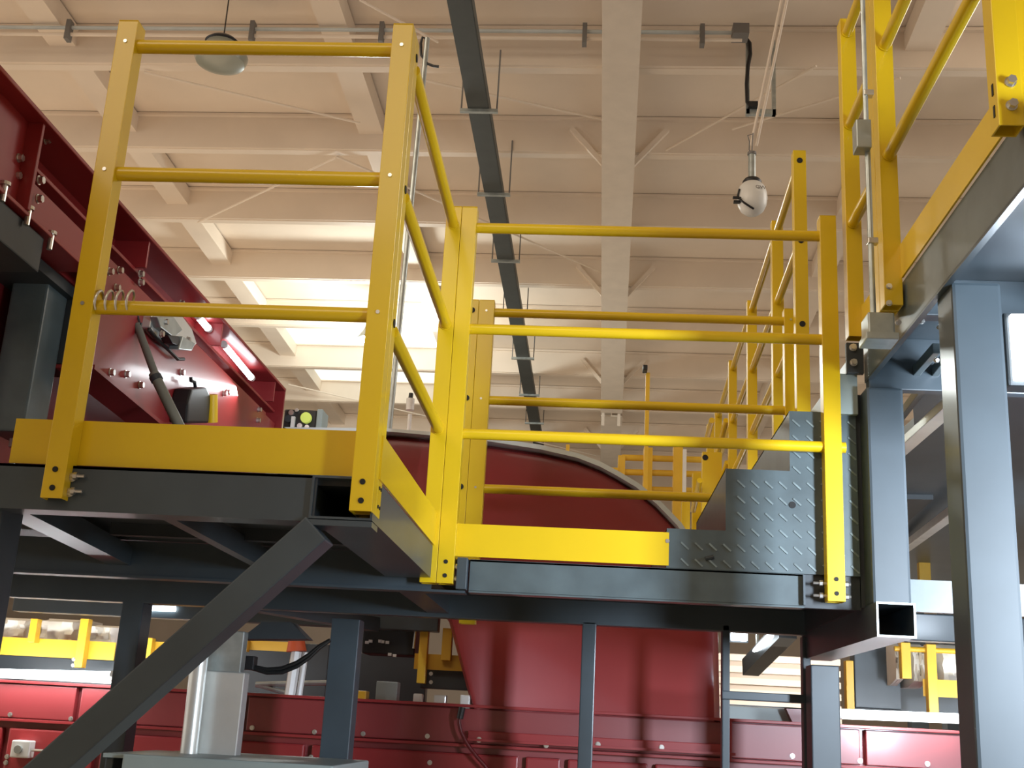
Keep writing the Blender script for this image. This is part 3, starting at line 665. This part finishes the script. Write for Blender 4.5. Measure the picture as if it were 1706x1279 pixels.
yp = pbx(None, 940, 740, 946, 895, Yf, .04, 'yellow_stub_post', YELF); tag(yp, 'tiny yellow post tip showing just above the hopper edging', 'post')
op = thing('camera_pole', at(1077, 760, 'y', 10.8), 'slim orange pole topped by a small black camera beside the cream rafter', 'pole')
pbx(op, 1073, 620, 1080, 903, 10.8, .05, 'pole', YELF, .004)
pbx(op, 1071, 607, 1079, 616, 10.7, .12, 'camera_head', BLK, .01); pbx(op, 1074, 612, 1078, 622, 10.8, .05, 'bracket', WHT)
# ================================================================== UPPER DECK
uf = thing('upper_deck_frame', (1.6, 3.0, 0), 'grey steel upper deck with a wide square column at the right edge', 'platform frame')
MB().box(.797, .803, 2.00, 3.42, 2.635, 2.772).build('edge_channel', BOXG if False else CHK, uf)
MB().box(.797, .812, 2.00, 3.42, 2.628, 2.636).build('edge_flange', GRY, uf)
MB().box(.80, 3.4, 2.0, 3.42, 2.758, 2.768).build('deck_plate', GRY, uf)
MB().box(.80, 3.4, 3.38, 3.42, 2.60, 2.76).build('end_channel', GRY, uf, bevel=.003)
MB().box(.80, 3.4, 2.0, 2.04, 2.635, 2.76).build('front_channel', GRY, uf, bevel=.003)
MB().box(.80, 3.4, 2.90, 2.95, 2.66, 2.76).build('cross_channel', GRY, uf, bevel=.003)
xc0, xc1 = at(1592, 600, 'y', 2.6).x, at(1676, 600, 'y', 2.6).x
MB().box(xc0, xc1, 2.6, 2.72, 0, 2.634).build('column', GRY, uf, bevel=.008)
for x in (1.25, 1.62, 2.05, 2.5):
    MB().box(x, x+.05, 2.04, 3.38, 2.66, 2.757).box(x-.03, x+.06, 2.04, 3.38, 2.652, 2.66).build('joist', GRY, uf)
for px, py in ((1420,580),(1420,605)): pass
pa, pb2 = at(1410, 570, 'y', 3.38), at(1440, 622, 'y', 3.38)
MB().box(pa.x, pb2.x, 3.38, 3.40, pb2.z, pa.z).build('bracket_plate', GRYD, uf, bevel=.002)
for px, py in ((1421,579),(1422,604)): hexbolt(uf, at(px, py, 'y', 3.38), (0,-1,0), .009, .012)
pa, pb2 = at(1398, 622, 'y', 3.42), at(1430, 690, 'y', 3.42)
MB().box(pa.x, pb2.x, 3.42, 3.44, pb2.z, pa.z).build('cover_plate', BOXG, uf, bevel=.002)
for px, py in ((1496,537),(1535,535),(1565,545),(1560,600)): hexbolt(uf, at(px, py, 'y', 2.88), (0,-1,-.3), .006, .012)
# further decks on the right
rd = thing('far_deck_frame', (2.4, 5.5, 0), 'dark grey steel deck underside with long pale beams behind the landing column', 'platform frame')
for (x0, y0), (x1, y1), w_ in (((1496,752),(1590,668),.05), ((1500,648),(1560,580),.02), ((1480,720),(1580,590),.02)):
    z_ = 2.66 if w_ < .04 else 2.60
    a, c = at(x0, y0, 'z', z_), at(x1, y1, 'z', z_); MB().bar(a, c, w_, .03).build('joist', ALU if w_ > .04 else CHK, rd, bevel=.002)
MB().poly([(.94, 3.45), (5.5, 3.45), (5.5, 9.0), (1.15, 9.0), (1.15, 4.2)], 'z', 2.70, 2.74).build('deck_plate', GRY, rd)
point('far_deck_fill', (2.4, 5.2, 2.3), 14, (.75, .88, 1), .1)  # added fill with no fixture, turns the deck underside bluish
for Y, y0, y1 in ((6.2, 735, 772), (8.0, 772, 790)):
    a, c = at(1480, y0, 'y', Y), at(1560, y1, 'y', Y); MB().box(1.3, 5.4, Y, Y+.08, c.z, a.z).build('cross_beam', GRY, rd, bevel=.004)
a, c = at(1500, 918, 'y', 6.8), at(1596, 846, 'y', 5.2); 
MB().bar(a, c, .05, .04).build('sloping_beam', ALU, rd, bevel=.003)
MB().bar(a + Vector((-.2, .2, .09)), c + Vector((-.2, .2, .09)), .30, .04).build('sloping_cover', GRYD, rd)
MB().box(1.5, 5.5, 9.0, 9.2, at(1540, 880, 'y', 9).z, 2.74).build('dark_panel', GRYD, rd)
b = MB(); b.cyl(at(1528, 805, 'y', 6), at(1570, 805, 'y', 6), .010, 8); b.cyl(at(1548, 805, 'y', 6), at(1550, 848, 'y', 6), .010, 8); b.build('hanger', CHK, rd)
def small_guard(label, Y, posts, rails, toes, m=YELF, foot=()):
    g = thing('guardrail', at((posts[0][0]+posts[0][2])/2, posts[0][3], 'y', Y), label, 'guardrail')
    for x0, y0, x1, y1 in posts: pbx(g, x0, y0, x1, y1, Y, .05, 'post', m, .003)
    for x0, y0, x1, y1, r_ in rails: rail(g, at(x0, y0, 'y', Y+.03), at(x1, y1, 'y', Y+.03), r_, m)
    for x0, y0, x1, y1 in toes: pbx(g, x0, y0, x1, y1, Y+.052, .006, 'toe_board', m)
    for px, py in foot: hexbolt(g, at(px, py, 'y', Y), (0,-1,0), .007, .006)
    return g
small_guard('far yellow guardrail glimpsed beyond the landing column, above the pale channel', 7.5,
            [(1531,895,1550,975)], [(1500,921,1600,925,.022), (1545,893,1620,898,.03)], [(1552,900,1620,918)])
small_guard('yellow guardrail behind the lower right tube lamp, wrapped in white plastic', 5.6,
            [(1546,1073,1562,1190),(1502,1070,1518,1130),(1410,1100,1423,1185)], [(1490,1080,1620,1086,.012)], [(1538,1133,1640,1162)])
small_guard('yellow guardrail above the lower left tube lamp', 5.6,
            [(48,1030,60,1070),(128,1030,142,1112)], [], [(-40,1064,192,1094)], foot=((123,1098),(122,1108)))
small_guard('short yellow guardrail piece seen between the diagonal brace and dark column', 5.7,
            [(240,1062,252,1096)], [], [(240,1070,340,1098)])
g2 = small_guard('small yellow guardrail corner hanging below the main beam, left of the red hopper', 5.3,
            [(697,1042,711,1138),(736,1046,752,1100)], [], [(690,1090,775,1116)], foot=((718,1122),(718,1136)))
# ================================================================== LOWER BACKGROUND
o = pbx(None, 700, 1116, 790, 1148, 5.4, .1, 'support_beam', GRY, .003); tag(o, 'dark grey beam carrying the small yellow guardrail corner', 'beam')
for x0, y0, x1, y1, lab in ((-20,1032,46,1066,'white plastic wrap left of the first yellow post, lower left'), (60,1034,128,1072,'crumpled white plastic wrap between two yellow posts, lower left'), (142,1045,196,1068,'pale yellow wrapped bundle right of the second yellow post, lower left'), (1490,1074,1505,1128,'thin wrapped bundle beside the dark panel, lower right'), (1519,1076,1545,1132,'round white wrapped bundle between yellow posts, lower right'), (1563,1078,1640,1132,'white wrapped bundle at the big column, lower right')):
    xm_, ym_ = (x0+x1)/2, (y0+y1)/2; Y = 5.75
    a, c = at(x0, ym_, 'y', Y), at(x1, ym_, 'y', Y); z0, z1 = at(xm_, y1+12, 'y', Y).z, at(xm_, y0-6, 'y', Y).z
    b = MB(); nx, nz = 10, 8; grid = []
    for i in range(nx+1):
        for j in range(nz+1):
            edge = (i in (0, nx)) or (j in (0, nz))
            grid.append((a.x+(c.x-a.x)*i/nx, Y + (.12 if edge else random.uniform(-.018, .018)), z0+(z1-z0)*j/nz))
    f_ = [(i*(nz+1)+j, (i+1)*(nz+1)+j, (i+1)*(nz+1)+j+1, i*(nz+1)+j+1) for i in range(nx) for j in range(nz)]
    N = len(grid); grid += [(p[0], Y+.3, p[2]) for p in grid[:N]]
    f_ += [tuple(N+k for k in q[::-1]) for q in f_]
    ring = [i*(nz+1) for i in range(nx+1)] + [nx*(nz+1)+j for j in range(1, nz+1)] + [i*(nz+1)+nz for i in range(nx-1, -1, -1)] + [j for j in range(nz-1, 0, -1)]
    for u, v_ in zip(ring, ring[1:]+ring[:1]): f_.append((u, v_, N+v_, N+u))
    b._add(grid, f_); tag(b.build('plastic_wrap', SHEET, smooth=True), lab, 'plastic wrap')
# dark machinery filling behind
o = pbx(None, 1424, 1075, 1500, 1180, 5.9, .1, 'steel_partition', GRY, .004); tag(o, 'blue-grey steel partition behind the lower right tube lamp', 'partition')
o = pbx(None, 1420, 1130, 1640, 1200, 6.0, .1, 'steel_partition', GRY, .004); tag(o, 'wide grey steel partition low behind the yellow posts, lower right', 'partition')
o = pbx(None, -60, 1094, 200, 1150, 5.8, .1, 'steel_partition', GRY, .004); tag(o, 'grey steel partition just above the lower left tube lamp', 'partition')
sd = thing('silver_duct', at(370, 1255, 'y', 4.0), 'bright aluminium rectangular duct standing on the grey cabinet, lower left', 'duct')
pbx(sd, 334, 1118, 400, 1268, 3.95, .06, 'duct', ALU, .004); pbx(sd, 346, 1050, 404, 1120, 3.97, .05, 'upper_sleeve', GALV, .004)
MB().cyl(at(312, 1275, 'y', 3.9), at(334, 1085, 'y', 3.9), .028, 24).build('round_pipe', ALU, sd, smooth=True)
gc = thing('grey_cabinet', at(360, 1279, 'y', 3.6), 'pale green-grey cabinet top at the bottom edge, under the silver duct', 'cabinet')
a, c = at(205, 1255, 'y', 3.6), at(556, 1268, 'y', 3.6)
MB().box(a.x, c.x, 3.6, 4.2, 0, a.z).build('body', BOXG, gc, bevel=.006)
a2 = at(168, 1254, 'y', 3.62); MB().box(a2.x, a.x+.01, 3.64, 4.1, a2.z-.012, a2.z).build('lid_lip', BOXG, gc)
MB().box(a2.x+.0, a.x-.05, 3.66, 4.1, a2.z-.2, a2.z-.012).build('side_box', GRY, gc, bevel=.004)
oc = thing('capped_tube', at(490, 1165, 'y', 5.2), 'white ribbed tube with an orange-red cap below the rear beam', 'tube')
a, c = at(482, 1163, 'y', 5.2), at(494, 1085, 'y', 5.2)
MB().cyl(a, c, .024, 8).build('tube', WHT, oc); MB().cyl(a+Vector((.036,.02,0)), c+Vector((.036,.02,0)), .014, 8).build('tube_rib', WHT, oc)
MB().cyl(c, at(494, 1064, 'y', 5.2), .044, 20, r2=.034).build('cap', ORG, oc, smooth=True)
bc = thing('black_cables', at(405, 1110, 'y', 4.1), 'pair of black cables sagging below the dark gusset', 'cable')
for k in (0, 1):
    MB().path([at(x, y + 7*k*math.sin(i/7*math.pi), 'y', 4.1) for i, (x, y) in enumerate(((404,1098),(420,1110),(445,1115),(470,1113),(495,1103),(515,1090),(532,1076),(550,1066)))], .007, 8).build('cable', CBL, bc, smooth=True)
MB().box(*(lambda a, c: (a.x, c.x, 4.08, 4.13, c.z, a.z))(at(404,1092,'y',4.1), at(424,1116,'y',4.1))).build('clamp', BLK, bc, bevel=.003)
el = thing('valve_block', at(650, 1090, 'y', 5.4), 'black electrical valve block with small white connectors under the beam', 'valve block')
pbx(el, 604, 1042, 692, 1090, 5.4, .2, 'block', BLK, .006)
for px, py in ((612,1070),(618,1068),(634,1068),(638,1069),(646,1070),(650,1090),(658,1092)):
    q = at(px, py, 'y', 5.4); MB().box(q.x-.008, q.x+.008, 5.385, 5.4, q.z-.006, q.z+.006).build('connector', WHT, el)
MB().cyl(at(693,1045,'y',5.38), at(689,1080,'y',5.38), .006, 8).build('side_pipe', ZINC, el, smooth=True)
pbx(el, 582, 1044, 606, 1078, 5.5, .05, 'mount_plate', BOXG, .003)
for x0, y0, x1, y1, Y, mm, nm, lab, ct_ in (
    (585,1090,710,1170,6.0,GRYD,'dark_machine_panel','dark machine panel behind the valve block, left of the hopper','panel'),
    (626,1135,662,1168,5.35,BOXG,'pale_grey_box','small pale grey box on the red bed left of the yellow guardrail corner','box'),
    (583,1150,610,1165,5.3,YELF,'yellow_bracket','small yellow bracket lying on the red bed beside the dark column','bracket'),
    (405,1070,545,1165,6.2,GRYD,'dark_machine_panel','dark machine panel behind the orange-capped tube','panel')):
    tag(pbx(None, x0, y0, x1, y1, Y, .08, nm, mm, .004), lab, ct_)
o = MB().cyl(at(426,1140,'y',5.5), at(545,1137,'y',5.5), .012, 8).cyl(at(426,1140,'y',5.5), at(480,1155,'y',5.5), .010, 8).build('scissor_arm', GALV, smooth=True); tag(o, 'thin silver crossed arm behind the white capped tube', 'arm')
ye = small_guard('yellow guardrail strip behind the orange-capped tube', 6.1, [(405,1066,412,1085)], [], [(405,1068,500,1084)])
for px0, px1 in ((229,250),(252,292)):
    a, c = at(px0, 1013, 'y', 5.238), at(px1, 1014, 'y', 5.238)
    o = MB().cyl(a, c, .012, 10).build('led_tube', LED, smooth=True); tag(o, ('shorter' if px0 < 240 else 'longer') + ' lit tube just under the main beam near the diagonal brace', 'lamp', 'small lit tubes under the main beam')
tag(pbx(None, 1212, 1178, 1325, 1215, 5.7, .05, 'green_grey_cover', BOXG, .003), 'pale green-grey cover just above the red bed inside the small grey frame', 'cover')
b = MB(); P_ = [at(x, y, 'y', 5.66) for x, y in ((1306,1180),(1350,1180),(1350,1215),(1322,1215))]
b.poly([(p.x, p.z) for p in P_], 'y', 5.60, 5.66); tag(b.build('red_wedge', REDF), 'small red wedge right of the pale cover, in the small grey frame', 'wedge')
# floodlight and unseen lights around the upper deck
q = at(1704, 590, 'y', 2.66)
fl = thing('floodlight', q, 'glaring white floodlight at the right edge beside the big grey column', 'lamp')
MB().box(q.x-.02, q.x+.22, 2.66, 2.68, q.z-.06, q.z+.10).build('lens', LEDS, fl, bevel=.004)
MB().box(q.x-.03, q.x+.23, 2.68, 2.74, q.z-.07, q.z+.11).build('housing', GRYD, fl, bevel=.006)
MB().box(q.x+.08, q.x+.11, 2.70, 2.73, q.z+.11, 2.66).build('bracket', GRYD, fl)
area('floodlight_beam', (q.x+.10, 2.62, q.z+.02), (q.x-.35, 1.4, q.z-.7), .2, .15, 18, (.72, .85, 1), 110)
point('under_deck_light', (1.35, 3.15, 2.40), 18, (.70, .84, 1), .08)
area('aisle_fill_light', (2.1, .8, 2.0), (.80, 3.4, 2.1), .3, .8, 40, (.74, .86, 1), 75)  # unseen fill added to light the right column and post
# lamps seen through the small frame
hw = thing('hanging_work_lamp', at(1232, 1060, 'y', 9.0), 'bright lamp glaring through the small grey frame under the beam', 'lamp')
a = at(1232, 1060, 'y', 9.0); MB().box(a.x-.06, a.x+.06, 9.0, 9.05, a.z-.03, a.z+.05).build('lens', LEDS, hw, bevel=.01)
MB().box(a.x-.07, a.x+.07, 9.05, 9.1, a.z-.04, a.z+.06).build('housing', GRYD, hw)
sl = thing('sloping_tube_lamp', at(1270, 1080, 'y', 9.2), 'slanted lit tube lamp beside a dark beam, seen through the small grey frame', 'lamp')
MB().cyl(at(1255, 1088, 'y', 9.0), at(1284, 1058, 'y', 8.0), .022, 12).build('tube', LED, sl, smooth=True)
MB().bar(at(1250, 1112, 'y', 9.2), at(1312, 1048, 'y', 8.1), .12, .12).build('carrier_beam', GRYD, sl)
for p_ in (at(1262, 1100, 'y', 9.0), at(1300, 1060, 'y', 8.3)): MB().cyl(p_, (p_.x, p_.y, 2.70), .012, 8).build('hanger_rod', GALV, sl)
rp = thing('ribbed_wall_panel', at(1275, 1200, 'y', 12.0), 'bright cream ribbed cladding seen through the small grey frame', 'cladding')
a, c = at(1150, 1085, 'y', 12.0), at(1400, 1200, 'y', 12.0)
MB().box(a.x, c.x, 12.0, 12.05, 0, a.z).build('sheet', WALLM, rp)
k = 0
while a.z - .02 - k*.11 > 1.4:
    MB().box(a.x, c.x, 11.93, 12.0, a.z-.07-k*.11, a.z-.01-k*.11).build('rib', PUR, rp); k += 1
area('ribbed_panel_fill', (1.9, 10.3, 2.3), (2.4, 12, 2.0), .8, .3, 40, (1, .97, .92))  # fill without a fixture, added to brighten the ribbed panel
area('wrap_fill_left', (-2.3, 5.35, 1.72), (-2.3, 5.8, 2.05), 1.2, .05, 7, (.95, .98, 1))  # added fill, no lamp here: lifts the plastic wraps at lower left
area('wrap_fill_right', (1.9, 5.2, 1.72), (1.9, 5.8, 2.0), 1.0, .05, 7, (.95, .98, 1))  # same added fill for the wraps at lower right
# conduit on the upper guardrail
cn = thing('guardrail_conduit', at(1455, 515, 'y', 2.9), 'galvanised conduit with two boxes strapped to the upper yellow guardrail', 'conduit')
yc = 2.90
a, c = at(1455, 525, 'y', yc), at(1445, 240, 'y', yc); MB().cyl(a, c, .0075, 14).build('lower_pipe', GALV, cn, smooth=True)
a, c = at(1443, 205, 'y', yc), at(1436, -40, 'y', yc); MB().cyl(a, c, .0068, 14).build('upper_pipe', GALV, cn, smooth=True)
a, c = at(1426, 198, 'y', yc-.03), at(1453, 245, 'y', yc-.03); MB().box(a.x, c.x, yc-.03, yc+.02, c.z, a.z).build('junction_box', GALV, cn, bevel=.003)
for px, py in ((1446,156),(1453,402)):
    a = at(px, py, 'y', yc); MB().box(a.x-.012, a.x+.014, yc-.01, yc+.012, a.z-.008, a.z+.008).build('strap', ZINC, cn, bevel=.002)
a, c = at(1446, 519, 'y', yc-.06), at(1492, 562, 'y', yc-.06); MB().box(a.x, c.x, yc-.06, yc+.02, c.z, a.z).build('lower_box', GALV, cn, bevel=.004)
a, c = at(1441, 556, 'y', yc-.05), at(1496, 568, 'y', yc-.05); MB().box(a.x, c.x, yc-.065, yc+.02, c.z, a.z+.002).build('box_cover', GALV, cn, bevel=.002)
